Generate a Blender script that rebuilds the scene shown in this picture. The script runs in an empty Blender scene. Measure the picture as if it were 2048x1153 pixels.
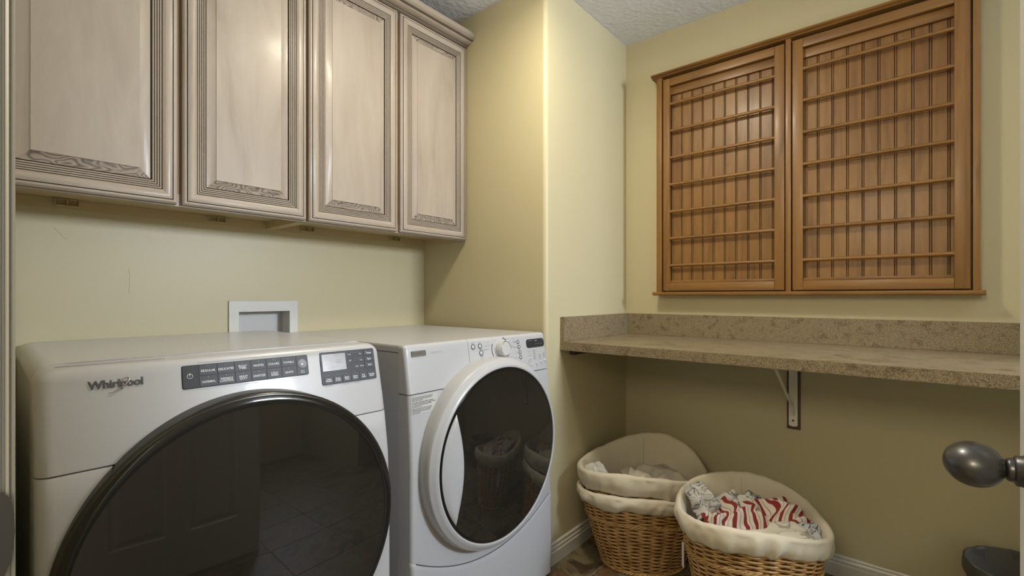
import bpy, bmesh, math, random
from mathutils import Vector, Matrix, noise
random.seed(7)
C = bpy.context.scene.collection
PI = math.pi
S_ = bpy.context.scene

# ------------------------------------------------------------ camera, world, lights, exposure
cd = bpy.data.cameras.new('camera'); cam = bpy.data.objects.new('camera', cd); C.objects.link(cam)
cam.location = (0, 0, 1.1209); cam.rotation_euler = (PI/2, 0, math.radians(40.22-90))
cd.sensor_width = 36; cd.lens = 949/2048*36; cd.shift_y = (592.8-576.5)/2048; cd.clip_start = .01
S_.camera = cam
w = bpy.data.worlds.new('world'); S_.world = w; w.use_nodes = True
w.node_tree.nodes['Background'].inputs[0].default_value = (1, .89, .72, 1)
w.node_tree.nodes['Background'].inputs[1].default_value = 2.0
S_.view_settings.view_transform = 'Standard'; S_.view_settings.look = 'None'
S_.view_settings.gamma = 1; S_.view_settings.use_curve_mapping = False
S_.view_settings.exposure = .12
def lamp(name, kind, loc, energy, col, size, rot=(0, 0, 0), sy=None):
    l = bpy.data.lights.new(name, kind); l.energy = energy; l.color = col
    if kind == 'POINT': l.shadow_soft_size = size
    if kind == 'AREA':
        l.size = size
        if sy: l.shape = 'RECTANGLE'; l.size_y = sy
    o = bpy.data.objects.new(name, l); C.objects.link(o); o.location = loc; o.rotation_euler = rot
    return o
lamp('ceiling_lamp', 'POINT', (1.10, .83, 2.27), 7.0, (1, .90, .70), .09)
l_ = lamp('ceiling_lamp_lens', 'AREA', (1.10, .83, 2.36), 12, (1, .90, .70), .20); l_.data.shape = 'DISK'
lamp('hall_fill', 'AREA', (-.9, .22, 1.85), 14, (1, .86, .62), .5, (0, -math.radians(82), 0))  # added fill behind the camera, lifts the right wall and under the counter
# daylight at the window in the far wall, outside the frame
lamp('window_daylight', 'AREA', (1.85, -2.24, 1.84), 106, (.80, .88, 1.0), .72, (-PI/2, 0, PI), .42)

# ------------------------------------------------------------ materials
def nt(name):
    m = bpy.data.materials.new(name); m.use_nodes = True
    n = m.node_tree.nodes; return m, n, m.node_tree.links, n['Principled BSDF']
def mat(name, col, rough=.5, metal=0, spec=None, coat=0, bump=0, bscale=200, var=0, vscale=6, trans=0, bdist=.001):
    m, n, l, b = nt(name)
    b.inputs['Base Color'].default_value = (*col, 1); b.inputs['Roughness'].default_value = rough
    b.inputs['Metallic'].default_value = metal; b.inputs['Coat Weight'].default_value = coat
    b.inputs['Coat Roughness'].default_value = .08
    if trans: b.inputs['Transmission Weight'].default_value = trans
    if spec is not None: b.inputs['Specular IOR Level'].default_value = spec
    tc = n.new('ShaderNodeTexCoord')
    if bump:
        t = n.new('ShaderNodeTexNoise'); t.inputs['Scale'].default_value = bscale; t.inputs['Detail'].default_value = 4
        l.new(tc.outputs['Object'], t.inputs['Vector'])
        bp = n.new('ShaderNodeBump'); bp.inputs['Strength'].default_value = bump; bp.inputs['Distance'].default_value = bdist
        l.new(t.outputs['Fac'], bp.inputs['Height']); l.new(bp.outputs['Normal'], b.inputs['Normal'])
    if var:
        t = n.new('ShaderNodeTexNoise'); t.inputs['Scale'].default_value = vscale; t.inputs['Detail'].default_value = 5
        l.new(tc.outputs['Object'], t.inputs['Vector'])
        r = n.new('ShaderNodeValToRGB')
        r.color_ramp.elements[0].position = .3; r.color_ramp.elements[1].position = .7
        r.color_ramp.elements[0].color = (*[c*(1-var) for c in col], 1)
        r.color_ramp.elements[1].color = (*[min(1, c*(1+var)) for c in col], 1)
        l.new(t.outputs['Fac'], r.inputs[0]); l.new(r.outputs[0], b.inputs['Base Color'])
    return m
def ramp_mat(name, stops, scale, stretch=(1, 1, 1), rough=.5, detail=6, dist=0, coat=0, bump=0, knots=None, bdist=.0008, fine=None, spec=None, rgh=.6):
    """noise stretched along an axis through a colour ramp (wood, stone)"""
    m, n, l, b = nt(name)
    tc = n.new('ShaderNodeTexCoord'); mp = n.new('ShaderNodeMapping'); mp.inputs['Scale'].default_value = stretch
    oi = n.new('ShaderNodeObjectInfo'); ad = n.new('ShaderNodeVectorMath'); ad.operation = 'ADD'
    mu = n.new('ShaderNodeVectorMath'); mu.operation = 'SCALE'; mu.inputs['Scale'].default_value = 7.3
    cb = n.new('ShaderNodeCombineXYZ')
    for i in range(3): l.new(oi.outputs['Random'], cb.inputs[i])
    l.new(cb.outputs[0], mu.inputs[0]); l.new(tc.outputs['Object'], ad.inputs[0]); l.new(mu.outputs[0], ad.inputs[1])
    l.new(ad.outputs[0], mp.inputs[0])
    t = n.new('ShaderNodeTexNoise'); t.inputs['Scale'].default_value = scale; t.inputs['Detail'].default_value = detail
    t.inputs['Distortion'].default_value = dist; t.inputs['Roughness'].default_value = rgh
    l.new(mp.outputs[0], t.inputs['Vector'])
    r = n.new('ShaderNodeValToRGB'); e = r.color_ramp.elements
    e[0].position, e[0].color = stops[0][0], (*stops[0][1], 1)
    e[1].position, e[1].color = stops[-1][0], (*stops[-1][1], 1)
    for p, c in stops[1:-1]:
        q = e.new(p); q.color = (*c, 1)
    l.new(t.outputs['Fac'], r.inputs[0])
    out = r.outputs[0]
    if fine:
        t2 = n.new('ShaderNodeTexNoise'); t2.inputs['Scale'].default_value = fine[0]; t2.inputs['Detail'].default_value = 3
        l.new(tc.outputs['Object'], t2.inputs['Vector'])
        r2 = n.new('ShaderNodeValToRGB'); r2.color_ramp.elements[0].position = fine[2]; r2.color_ramp.elements[1].position = fine[3]
        r2.color_ramp.elements[0].color = (fine[1],)*3+(1,); r2.color_ramp.elements[1].color = (1, 1, 1, 1)
        l.new(t2.outputs['Fac'], r2.inputs[0])
        mx = n.new('ShaderNodeMixRGB'); mx.blend_type = 'MULTIPLY'; mx.inputs[0].default_value = 1
        l.new(out, mx.inputs[1]); l.new(r2.outputs[0], mx.inputs[2]); out = mx.outputs[0]
    l.new(out, b.inputs['Base Color'])
    b.inputs['Roughness'].default_value = rough; b.inputs['Coat Weight'].default_value = coat
    if spec is not None: b.inputs['Specular IOR Level'].default_value = spec
    b.inputs['Coat Roughness'].default_value = .15
    if bump:
        bp = n.new('ShaderNodeBump'); bp.inputs['Strength'].default_value = bump; bp.inputs['Distance'].default_value = bdist
        l.new(t.outputs['Fac'], bp.inputs['Height']); l.new(bp.outputs['Normal'], b.inputs['Normal'])
    return m

M = {}
M['paint'] = mat('olive_yellow_satin_paint', (.51, .457, .290), .42, bump=.12, bscale=55, bdist=.0012)
M['ceil'] = mat('knockdown_ceiling', (.69, .71, .76), .85, bump=.9, bscale=45, bdist=.004)
M['trim'] = mat('white_trim_paint', (.58, .56, .51), .3)
M['enamel'] = mat('white_enamel', (.455, .46, .475), .34, coat=.14, spec=.4)
M['plastic'] = mat('white_plastic', (.49, .49, .49), .3)
M['side'] = mat('grey_white_steel', (.42, .425, .43), .35)
M['dark'] = mat('dark_gap', (.03, .028, .025), .6)
M['ring'] = mat('dark_chrome', (.06, .058, .052), .22, metal=.7)
M['blackgloss'] = mat('black_gloss_plastic', (.012, .012, .011), .12)
M['glass'] = mat('smoked_door_glass', (.018, .016, .013), .03, spec=.62)
M['drum'] = mat('drum_grey', (.10, .095, .085), .4)
M['panel'] = mat('charcoal_panel', (.030, .031, .034), .38, spec=.25)
M['button'] = mat('slate_button', (.058, .060, .070), .42, spec=.25)
M['lcd'] = mat('grey_lcd', (.30, .31, .36), .12, var=.12, vscale=60)
M['print_w'] = mat('white_print', (.75, .76, .78), .5)
M['print_d'] = mat('dark_print', (.06, .06, .06), .5)
M['print_g'] = mat('grey_print', (.32, .32, .32), .5)
M['chrome'] = mat('chrome', (.75, .75, .74), .12, metal=1)
M['gold'] = mat('bronze_swoosh', (.38, .31, .20), .25, metal=.9)
M['badge'] = mat('badge_grey', (.13, .13, .135), .35, metal=.3)
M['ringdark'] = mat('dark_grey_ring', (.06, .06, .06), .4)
M['casing'] = mat('trim_paint_darkened', (.40, .41, .40), .35)  # darkened copy of the trim paint, offsets the hall fill on the jamb
M['sticker'] = mat('label_paper', (.50, .50, .49), .6)
M['bronze'] = mat('oil_rubbed_bronze', (.10, .10, .105), .36, metal=.8, coat=.2)
M['steel'] = mat('painted_bracket', (.74, .70, .62), .45)
M['darkwood'] = mat('dark_brown_board', (.085, .055, .040), .6)
M['cloth'] = mat('cream_muslin', (.62, .56, .44), .9, bump=.28, bscale=13, bdist=.008, spec=.2)
M['clothback'] = mat('cream_muslin_inner', (.62, .57, .48), .9, spec=.2)
M['bin'] = mat('dark_bin_plastic', (.055, .050, .042), .6)
M['bag'] = mat('grey_liner_bag', (.10, .092, .078), .5)
M['grout'] = mat('light_grout', (.36, .33, .28), .9)
M['whitedoor'] = mat('white_door_paint', (.62, .62, .62), .35)
M['outlet'] = mat('outlet_white', (.60, .60, .58), .35)
M['frost'] = mat('window_glass', (.9, .9, .9), .05, trans=1)
cab_stops = [(.24, (.22, .175, .135)), (.42, (.305, .255, .205)), (.62, (.345, .295, .24)), (.8, (.30, .25, .20))]
M['cab_v'] = ramp_mat('glazed_maple_vertical', cab_stops, 2.4, (4, 4, .8), .44, detail=7, dist=.5, coat=.10, spec=.4)
M['cab_h'] = ramp_mat('glazed_maple_horizontal', cab_stops, 2.4, (.8, 4, 4), .44, detail=7, dist=.5, coat=.10, spec=.4)
M['glaze'] = mat('brown_glaze', (.035, .022, .013), .7)
M['stain'] = mat('brown_stained_reveal', (.24, .155, .085), .5)
M['cab_in'] = mat('cabinet_underside', (.46, .37, .21), .5)
# end-grain bevel with whorled glaze; underside shade also mixed into its dark tone
m, n, l, b = nt('glazed_shaded_end_grain')
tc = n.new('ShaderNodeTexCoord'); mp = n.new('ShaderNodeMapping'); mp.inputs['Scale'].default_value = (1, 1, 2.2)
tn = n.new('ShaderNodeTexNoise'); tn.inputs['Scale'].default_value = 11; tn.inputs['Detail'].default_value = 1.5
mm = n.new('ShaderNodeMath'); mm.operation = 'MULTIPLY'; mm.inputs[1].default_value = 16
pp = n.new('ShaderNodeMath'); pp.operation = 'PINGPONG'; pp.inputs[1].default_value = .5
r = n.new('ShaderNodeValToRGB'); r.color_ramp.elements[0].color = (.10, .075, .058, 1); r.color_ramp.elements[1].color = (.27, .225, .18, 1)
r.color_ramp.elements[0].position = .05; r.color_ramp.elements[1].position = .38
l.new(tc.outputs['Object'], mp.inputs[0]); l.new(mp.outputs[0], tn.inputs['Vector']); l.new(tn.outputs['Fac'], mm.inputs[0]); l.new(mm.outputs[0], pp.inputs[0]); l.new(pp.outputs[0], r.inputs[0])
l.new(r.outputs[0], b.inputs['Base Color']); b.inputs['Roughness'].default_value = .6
M['endgrain_shade'] = m
wood_stops = [(.25, (.11, .044, .009)), (.42, (.19, .087, .018)), (.58, (.245, .118, .026)), (.78, (.185, .083, .017))]
M['wood_v'] = ramp_mat('honey_pine_vertical', wood_stops, 3.4, (6, 6, .6), .42, detail=8, dist=.8, coat=.06)
M['wood_h'] = ramp_mat('honey_pine_horizontal', wood_stops, 3.4, (6, .6, 6), .42, detail=8, dist=.8, coat=.06)
M['wood_groove'] = mat('pine_groove_dark', (.045, .020, .008), .6)  # darker pine tone for the bead groove faces
lam = [(.33, (.15, .105, .060)), (.43, (.21, .155, .088)), (.50, (.33, .26, .155)), (.56, (.25, .195, .115)), (.64, (.38, .32, .20)), (.74, (.46, .40, .27))]
M['lam'] = ramp_mat('speckled_brown_laminate', lam, 30, (1, 1, 1), .36, detail=14, dist=.2, fine=(420, .34, .36, .58), rgh=.8)
M['lamtop'] = ramp_mat('speckled_laminate_top', lam, 20, (1, 1, 1), .30, detail=12, dist=.2, fine=(300, .58, .36, .60), rgh=.75)
tile = [(.30, (.03, .020, .012)), (.42, (.075, .050, .028)), (.50, (.19, .16, .09)), (.56, (.10, .065, .032)), (.66, (.22, .12, .05))]
M['tile'] = ramp_mat('slate_tile', tile, 5, (1, 1, 1), .5, detail=10, dist=1.6, bump=.5, bdist=.003)
wick = [(.3, (.30, .155, .045)), (.5, (.50, .30, .11)), (.7, (.63, .41, .17))]
M['wicker'] = ramp_mat('honey_wicker', wick, 25, (1, 1, 1), .45, detail=4)
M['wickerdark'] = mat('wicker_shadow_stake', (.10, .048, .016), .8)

def stripe_mat(name, kind):
    m, n, l, b = nt(name)
    b.inputs['Roughness'].default_value = .9; b.inputs['Specular IOR Level'].default_value = .2
    uv = n.new('ShaderNodeUVMap')
    if kind == 'stripe':
        sx = n.new('ShaderNodeSeparateXYZ'); l.new(uv.outputs[0], sx.inputs[0])
        mm = n.new('ShaderNodeMath'); mm.operation = 'MULTIPLY'; mm.inputs[1].default_value = 11; l.new(sx.outputs[0], mm.inputs[0])
        fr = n.new('ShaderNodeMath'); fr.operation = 'FRACT'; l.new(mm.outputs[0], fr.inputs[0])
        r = n.new('ShaderNodeValToRGB'); r.color_ramp.interpolation = 'CONSTANT'; e = r.color_ramp.elements
        cr, cw, cg = (.20, .028, .026, 1), (.56, .50, .43, 1), (.08, .06, .06, 1)
        e[0].position = 0; e[0].color = cr; e[1].position = .36; e[1].color = cw
        for p, c in ((.62, cg), (.66, cw)):
            q = e.new(p); q.color = c
        l.new(fr.outputs[0], r.inputs[0]); l.new(r.outputs[0], b.inputs['Base Color'])
    else:
        t = n.new('ShaderNodeTexNoise'); t.inputs['Scale'].default_value = {'grey': 5, 'dark': 7, 'pale': 4}[kind]
        t.inputs['Detail'].default_value = 1.5; t.inputs['Distortion'].default_value = 1.2
        l.new(uv.outputs[0], t.inputs['Vector'])
        r = n.new('ShaderNodeValToRGB'); r.color_ramp.interpolation = 'CONSTANT'; e = r.color_ramp.elements
        ink = {'grey': (.17, .16, .16, 1), 'dark': (.05, .05, .055, 1), 'pale': (.36, .33, .28, 1)}[kind]
        base = {'grey': (.50, .48, .45, 1), 'dark': (.45, .46, .48, 1), 'pale': (.60, .57, .48, 1)}[kind]
        th = {'grey': .50, 'dark': .50, 'pale': .54}[kind]
        e[0].position = 0; e[0].color = base; e[1].position = th; e[1].color = ink
        q = e.new(th+.07); q.color = base
        l.new(t.outputs['Fac'], r.inputs[0]); l.new(r.outputs[0], b.inputs['Base Color'])
    return m
M['stripes'] = stripe_mat('red_white_stripes', 'stripe')
M['pgrey'] = stripe_mat('grey_print_cotton', 'grey')
M['pdark'] = stripe_mat('black_print_cotton', 'dark')
M['ppale'] = stripe_mat('pale_print_cotton', 'pale')

# ------------------------------------------------------------ helpers
def link(name, me, mats, parent=None, smooth=False):
    o = bpy.data.objects.new(name, me); C.objects.link(o)
    for k in (mats if isinstance(mats, (list, tuple)) else [mats]): me.materials.append(M[k])
    if parent: o.parent = parent
    if smooth:
        for p in me.polygons: p.use_smooth = True
    return o
def sharp(me, ang=40):
    try: me.set_sharp_from_angle(angle=math.radians(ang))
    except Exception: pass
def obj(name, bm, mats, parent=None, smooth=False, ang=40, fix=True):
    if fix: bmesh.ops.recalc_face_normals(bm, faces=bm.faces)
    me = bpy.data.meshes.new(name); bm.to_mesh(me); bm.free()
    o = link(name, me, mats, parent, smooth)
    if smooth: sharp(me, ang)
    return o
def thing(name, label, cat, loc=(0, 0, 0), rz=0, group=None):
    o = bpy.data.objects.new(name, None); C.objects.link(o); o.location = loc; o.rotation_euler = (0, 0, rz)
    o.empty_display_size = .05; o['label'] = label; o['category'] = cat
    if group: o['group'] = group
    return o
def tag(o, label, cat, group=None):
    o['label'] = label; o['category'] = cat
    if group: o['group'] = group
    return o
def struct(o): o['kind'] = 'structure'; return o
def box(bm, x0, x1, y0, y1, z0, z1, bev=0, mi=0):
    vs = [bm.verts.new((x, y, z)) for z in (z0, z1) for x, y in ((x0, y0), (x1, y0), (x1, y1), (x0, y1))]
    fs = [(0, 3, 2, 1), (4, 5, 6, 7), (0, 1, 5, 4), (1, 2, 6, 5), (2, 3, 7, 6), (3, 0, 4, 7)]
    fc = [bm.faces.new([vs[i] for i in f]) for f in fs]
    for f in fc: f.material_index = mi
    if bev:
        es = list({e for f in fc for e in f.edges})
        bmesh.ops.bevel(bm, geom=es, offset=bev, segments=2, affect='EDGES', profile=.6)
def boxo(name, b, mats, parent=None, bev=0):
    bm = bmesh.new(); box(bm, *b, bev=bev); return obj(name, bm, mats, parent, smooth=bev > 0)
def loft(bm, rings, closed=True, cap0=False, cap1=False, mi=0):
    R = [[bm.verts.new(p) for p in r] for r in rings]; n = len(R[0])
    for a, b in zip(R, R[1:]):
        for i in range(n if closed else n-1):
            j = (i+1) % n
            f = bm.faces.new((a[i], a[j], b[j], b[i])); f.material_index = mi
    if cap0: bm.faces.new(list(reversed(R[0]))).material_index = mi
    if cap1: bm.faces.new(R[-1]).material_index = mi
    return R
def extrude_profile(bm, prof, axis, a, b, mi=0):
    """closed 2-D profile swept straight along axis 0/1/2 from a to b"""
    def P(q, t):
        return {0: (t, q[0], q[1]), 1: (q[0], t, q[1]), 2: (q[0], q[1], t)}[axis]
    loft(bm, [[P(q, a) for q in prof], [P(q, b) for q in prof]], True, True, True, mi)
def rrect(z, x0, x1, y0, y1, r0, r1, n=6):
    """rounded rectangle; front (y0) corners radius r0, back corners r1"""
    pts = []
    for cx, cy, r, a0 in ((x1-r0, y0+r0, r0, -PI/2), (x1-r1, y1-r1, r1, 0), (x0+r1, y1-r1, r1, PI/2), (x0+r0, y0+r0, r0, PI)):
        for k in range(n+1):
            a = a0+PI/2*k/n; pts.append((cx+r*math.cos(a), cy+r*math.sin(a), z))
    return pts
def tube(bm, pts, r, n=8, closed=False, mi=0, cap=True):
    pts = [Vector(p) for p in pts]; N = len(pts); rings = []; prev = None
    for i, p in enumerate(pts):
        if closed: t = pts[(i+1) % N]-pts[i-1]
        else: t = pts[min(i+1, N-1)]-pts[max(i-1, 0)]
        t.normalize()
        up = Vector((0, 0, 1)) if prev is None else prev
        if abs(t.dot(up)) > .98: up = Vector((1, 0, 0))
        a = t.cross(up).normalized(); u = a.cross(t).normalized(); prev = u
        rr = r[i] if isinstance(r, (list, tuple)) else r
        rings.append([p+a*rr*math.cos(2*PI*k/n)+u*rr*math.sin(2*PI*k/n) for k in range(n)])
    if closed: rings.append(rings[0])
    loft(bm, rings, True, cap and not closed, cap and not closed, mi)
def lathe(bm, prof, n=48, mi=0, M4=None):
    """prof (r, h) about Z then matrix"""
    rings = []
    for r, hh in prof:
        rings.append([(max(r, 1e-5)*math.cos(2*PI*k/n), max(r, 1e-5)*math.sin(2*PI*k/n), hh) for k in range(n)])
    if M4 is not None: rings = [[M4 @ Vector(p) for p in q] for q in rings]
    loft(bm, rings, True, prof[0][0] > 1e-4, prof[-1][0] > 1e-4, mi)
TXT = {}
def text_geo(s, size):
    cu = bpy.data.curves.new('t', 'FONT'); cu.body = s; cu.size = size; cu.align_x = 'CENTER'; cu.align_y = 'CENTER'
    cu.space_line = .8; cu.resolution_u = 3 if size > .01 else 2
    cu.fill_mode = 'FRONT'; cu.offset = TXT.get('bold', 0)
    o = bpy.data.objects.new('t', cu); C.objects.link(o)
    dg = bpy.context.evaluated_depsgraph_get(); me = bpy.data.meshes.new_from_object(o.evaluated_get(dg))
    vs = [v.co.copy() for v in me.vertices]; fs = [tuple(p.vertices) for p in me.polygons]
    bpy.data.objects.remove(o); bpy.data.curves.remove(cu); bpy.data.meshes.remove(me)
    return vs, fs
class Face:
    """a flat face on an appliance: f(x, s, n) with x across, s down the slope, n out of it"""
    def __init__(s, P0, ex, es):
        s.P0 = Vector(P0); s.ex = Vector(ex).normalized(); s.es = Vector(es).normalized(); s.nn = s.ex.cross(-s.es)
    def __call__(s, x, q, n=0): return s.P0+s.ex*x+s.es*q+s.nn*n
    def plate(s, bm, x0, x1, s0, s1, n0, n1, r=.002, seg=4, mi=0):
        def ring(n, i=0):
            pts = []
            for cx, cy, a0 in ((x1-r, s0+r, -PI/2), (x1-r, s1-r, 0), (x0+r, s1-r, PI/2), (x0+r, s0+r, PI)):
                for k in range(seg+1):
                    a = a0+PI/2*k/seg; pts.append(s(cx+(r-i)*math.cos(a), cy+(r-i)*math.sin(a), n))
            return pts
        e = min(r*.4, abs(n1-n0)*.4, .0008)
        loft(bm, [ring(n0), ring(n1-e), ring(n1, e)], True, False, True, mi)
    def ringo(s, bm, x, q, R, r, n0, seg=24, mi=0):
        pts = [s(x+R*math.cos(2*PI*k/seg), q+R*math.sin(2*PI*k/seg), n0) for k in range(seg)]
        tube(bm, pts, r, 6, True, mi)
    def disc(s, bm, x, q, prof, seg=32, mi=0):
        """prof list of (r, n)"""
        rings = [[s(x+max(r, 1e-5)*math.cos(2*PI*k/seg), q+max(r, 1e-5)*math.sin(2*PI*k/seg), n) for k in range(seg)] for r, n in prof]
        loft(bm, rings, True, False, prof[-1][0] > 1e-4, mi)
    def text(s, bm, t, x, q, size, n=.0004, sx=1, bold=0):
        TXT['bold'] = bold
        vs, fs = text_geo(t, size)
        V = [bm.verts.new(s(x+v.x*sx, q-v.y, n)) for v in vs]
        for f in fs:
            try: bm.faces.new([V[i] for i in f])
            except ValueError: pass

XB, YA, YC, XD, HC = 1.585, 1.937, 1.157, 2.300, 2.44
XE, YF = .020, -2.20

# ------------------------------------------------------------ setting
# floor: tiles on a grout bed
struct(boxo('floor', (-1.6, 2.42, -2.32, 2.06, -.06, -.003), 'grout'))
fl = bpy.data.objects['floor']
TS = .3385; gx, gy = 1.857, .990
def tile_mesh(w, d):
    bm = bmesh.new(); g = .0018
    box(bm, g, w-g, g, d-g, -.01, 0)
    es = [e for e in bm.edges if all(v.co.z > -.001 for v in e.verts)]
    bmesh.ops.bevel(bm, geom=es, offset=.0015, segments=1, affect='EDGES')
    bmesh.ops.recalc_face_normals(bm, faces=bm.faces)
    me = bpy.data.meshes.new('tile'); bm.to_mesh(me); bm.free(); me.materials.append(M['tile']); return me
tm = tile_mesh(TS, TS)
for i in range(-5, 2):
    for j in range(-10, 4):
        x, y = gx+i*TS, gy+j*TS
        if x+TS > 2.44 and x > XD or y > YA or x > XD or x < .0-TS or y+TS < YF: continue
        o = bpy.data.objects.new('tile', tm); C.objects.link(o); o.parent = fl
        o.location = (x, y, -random.random()*.0006)
struct(boxo('ceiling', (-1.6, 2.42, -2.32, 2.06, HC, HC+.08), 'ceil'))
# back wall behind the machines, with the opening of the laundry outlet box
OX0, OX1, OZ0, OZ1 = .697, .8875, .885, 1.062
bm = bmesh.new()
for b in ((XE, OX0, 0, HC), (OX1, XB, 0, HC), (OX0, OX1, 0, OZ0), (OX0, OX1, OZ1, HC)):
    box(bm, b[0], b[1], YA, YA+.12, b[2], b[3])
bmesh.ops.remove_doubles(bm, verts=bm.verts, dist=1e-5)
wb = struct(obj('wall_back', bm, 'paint', fix=False))
bm = bmesh.new()   # hairline cracks in the back wall
for pts in ([(.372, 1.213), (.371, 1.198), (.375, 1.19), (.372, 1.172), (.374, 1.155), (.371, 1.145), (.373, 1.128)],
            [(.196, 1.322), (.203, 1.315), (.21, 1.308), (.216, 1.296), (.226, 1.291)]):
    tube(bm, [(x, YA-.0001, z) for x, z in pts], .00045, 4)
obj('crack', bm, 'print_g', wb)
# alcove corner block (walls B and C) with rounded outer corner
bm = bmesh.new(); R = .019
prof = [(XB, YA+.12), (XB, YC+R)]+[(XB+R-R*math.cos(a), YC+R-R*math.sin(a)) for a in [PI/2*k/10 for k in range(1, 10)]]+[(XB+R, YC), (XD+.12, YC), (XD+.12, YA+.12)]
extrude_profile(bm, prof, 2, 0, HC)
struct(obj('wall_alcove', bm, 'paint', smooth=True, ang=50))
struct(boxo('wall_right', (XD, XD+.12, YF-.12, YC, 0, HC), 'paint'))
bm = bmesh.new()
WX0, WX1, WZ0, WZ1 = 1.46, 2.22, 1.62, 2.06
for b in ((XE-.12, WX0, 0, HC), (WX1, XD, 0, HC), (WX0, WX1, 0, WZ0), (WX0, WX1, WZ1, HC)):
    box(bm, b[0], b[1], YF-.12, YF, b[2], b[3])
struct(obj('wall_front', bm, 'paint', fix=False))
bm = bmesh.new()
DY0, DY1 = -.135, .545
for b in ((YF, DY0, 0, HC), (DY1, YA+.12, 0, HC), (DY0, DY1, 2.05, HC)):
    box(bm, XE-.12, XE, b[0], b[1], b[2], b[3])
struct(obj('wall_left', bm, 'paint', fix=False))
struct(boxo('wall_hall', (-1.6, -1.48, -2.32, 2.06, 0, HC), 'paint'))
struct(boxo('wall_light_block', (2.0, XD-.001, YF+.001, -.90, 0, HC-.001), 'paint'))  # unseen block added to keep window light off the right wall
# window in the far wall (outside the frame)
bm = bmesh.new()
for b in ((WX0-.06, WX0, WZ0-.06, WZ1+.06), (WX1, WX1+.06, WZ0-.06, WZ1+.06), (WX0, WX1, WZ0-.06, WZ0), (WX0, WX1, WZ1, WZ1+.06)):
    box(bm, b[0], b[1], YF-.02, YF+.015, b[2], b[3])
struct(obj('window_1', bm, 'trim', fix=False))
# left door jamb, casing and strike plate
bm = bmesh.new()
jp = [(XE-.12, .53), (.0205, .53), (.0205, .528), (.024, .527), (.0252, .5295), (.0262, .5295), (.0268, .528), (.0285, .527), (.0295, .5295), (.030, .5285), (.0315, .528), (.0322, .530), (.0322, .60), (XE, .60), (XE, DY1), (XE-.12, DY1)]
extrude_profile(bm, jp, 2, 0, 2.1)
j = struct(obj('trim_1', bm, 'casing'))
bm = bmesh.new()
pts = [(.012, .972), (.026, .972), (.0296, .966), (.0310, .955), (.0316, .942), (.0305, .928), (.0285, .917), (.0255, .909), (.012, .905)]
loft(bm, [[(x, .5265, z) for x, z in pts], [(x, .522, z) for x, z in pts]], True, True, True)
obj('strike_plate', bm, 'bronze', j)['label'] = 'dark bronze strike plate'
# door slab, open into the room, with raised panels and egg knobs
dx0, dx1, dy0, dy1 = .035, .800, -.1305, -.0945
bm = bmesh.new()
def panel_face(bm, x0, x1, z0, z1, y, sgn):
    prof = [(0, 0), (.006, -.006), (.016, -.006), (.040, -.001)]
    rings = []
    for i, d in prof: rings.append([(x0+i, y+sgn*d, z0+i), (x1-i, y+sgn*d, z0+i), (x1-i, y+sgn*d, z1-i), (x0+i, y+sgn*d, z1-i)])
    loft(bm, rings, True, False, True)
st = .115; mid = (dx0+dx1)/2
xs = [(dx0+st, mid-.05), (mid+.05, dx1-st)]; zs = [(.24, .82), (1.03, 1.62), (1.74, 1.93)]
def slab_face(bm, y, sgn):
    xc = [dx0, xs[0][0], xs[0][1], xs[1][0], xs[1][1], dx1]; zc = [.012, zs[0][0], zs[0][1], zs[1][0], zs[1][1], zs[2][0], zs[2][1], 2.032]
    for i in range(5):
        for k in range(7):
            if i in (1, 3) and k in (1, 3, 5): panel_face(bm, xc[i], xc[i+1], zc[k], zc[k+1], y, sgn); continue
            bm.faces.new([bm.verts.new(p) for p in ((xc[i], y, zc[k]), (xc[i+1], y, zc[k]), (xc[i+1], y, zc[k+1]), (xc[i], y, zc[k+1]))])
slab_face(bm, dy1, 1); slab_face(bm, dy0, -1)
for q in (((dx0, dy0), (dx0, dy1)), ((dx1, dy0), (dx1, dy1))):
    (xa, ya), (xb, yb) = q
    bm.faces.new([bm.verts.new(p) for p in ((xa, ya, .012), (xb, yb, .012), (xb, yb, 2.032), (xa, ya, 2.032))])
for z in (.012, 2.032):
    bm.faces.new([bm.verts.new(p) for p in ((dx0, dy0, z), (dx1, dy0, z), (dx1, dy1, z), (dx0, dy1, z))])
bmesh.ops.remove_doubles(bm, verts=bm.verts, dist=1e-5)
dr = struct(obj('door_1', bm, 'whitedoor'))
def knob(yface, sg):
    bm = bmesh.new(); KX, KZ = .742, .9325
    T = Matrix.Translation((KX, yface, KZ)) @ Matrix.Rotation(-PI/2*sg, 4, 'X')
    lathe(bm, [(.0, 0), (.0195, 0), (.0195, .0025), (.0165, .0040), (.0160, .0100), (.0140, .0115), (.0125, .0120), (.0125, .0150), (.011, .0175)], 40, 0, T)
    # egg: wide across, narrower to the door
    n = 40; rings = []
    for i in range(0, 25):
        a = PI*i/24; hh = .0165+.0262*(1-math.cos(a)); rr = math.sin(a)
        rings.append([T @ Vector((rr*.0315*math.cos(2*PI*k/n), rr*.0245*math.sin(2*PI*k/n), hh)) if i not in (0, 24) else T @ Vector((1e-5*math.cos(2*PI*k/n), 1e-5*math.sin(2*PI*k/n), hh)) for k in range(n)])
    loft(bm, rings, True)
    return obj('door_knob', bm, 'bronze', dr, True, 60)
knob(dy1, 1)['label'] = 'dark bronze egg-shaped knob'
knob(dy0, -1)['label'] = 'dark bronze egg-shaped knob'
bm = bmesh.new(); box(bm, dx1, dx1+.001, -.124, -.101, .91, .96); obj('latch_plate', bm, 'bronze', dr)
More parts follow.
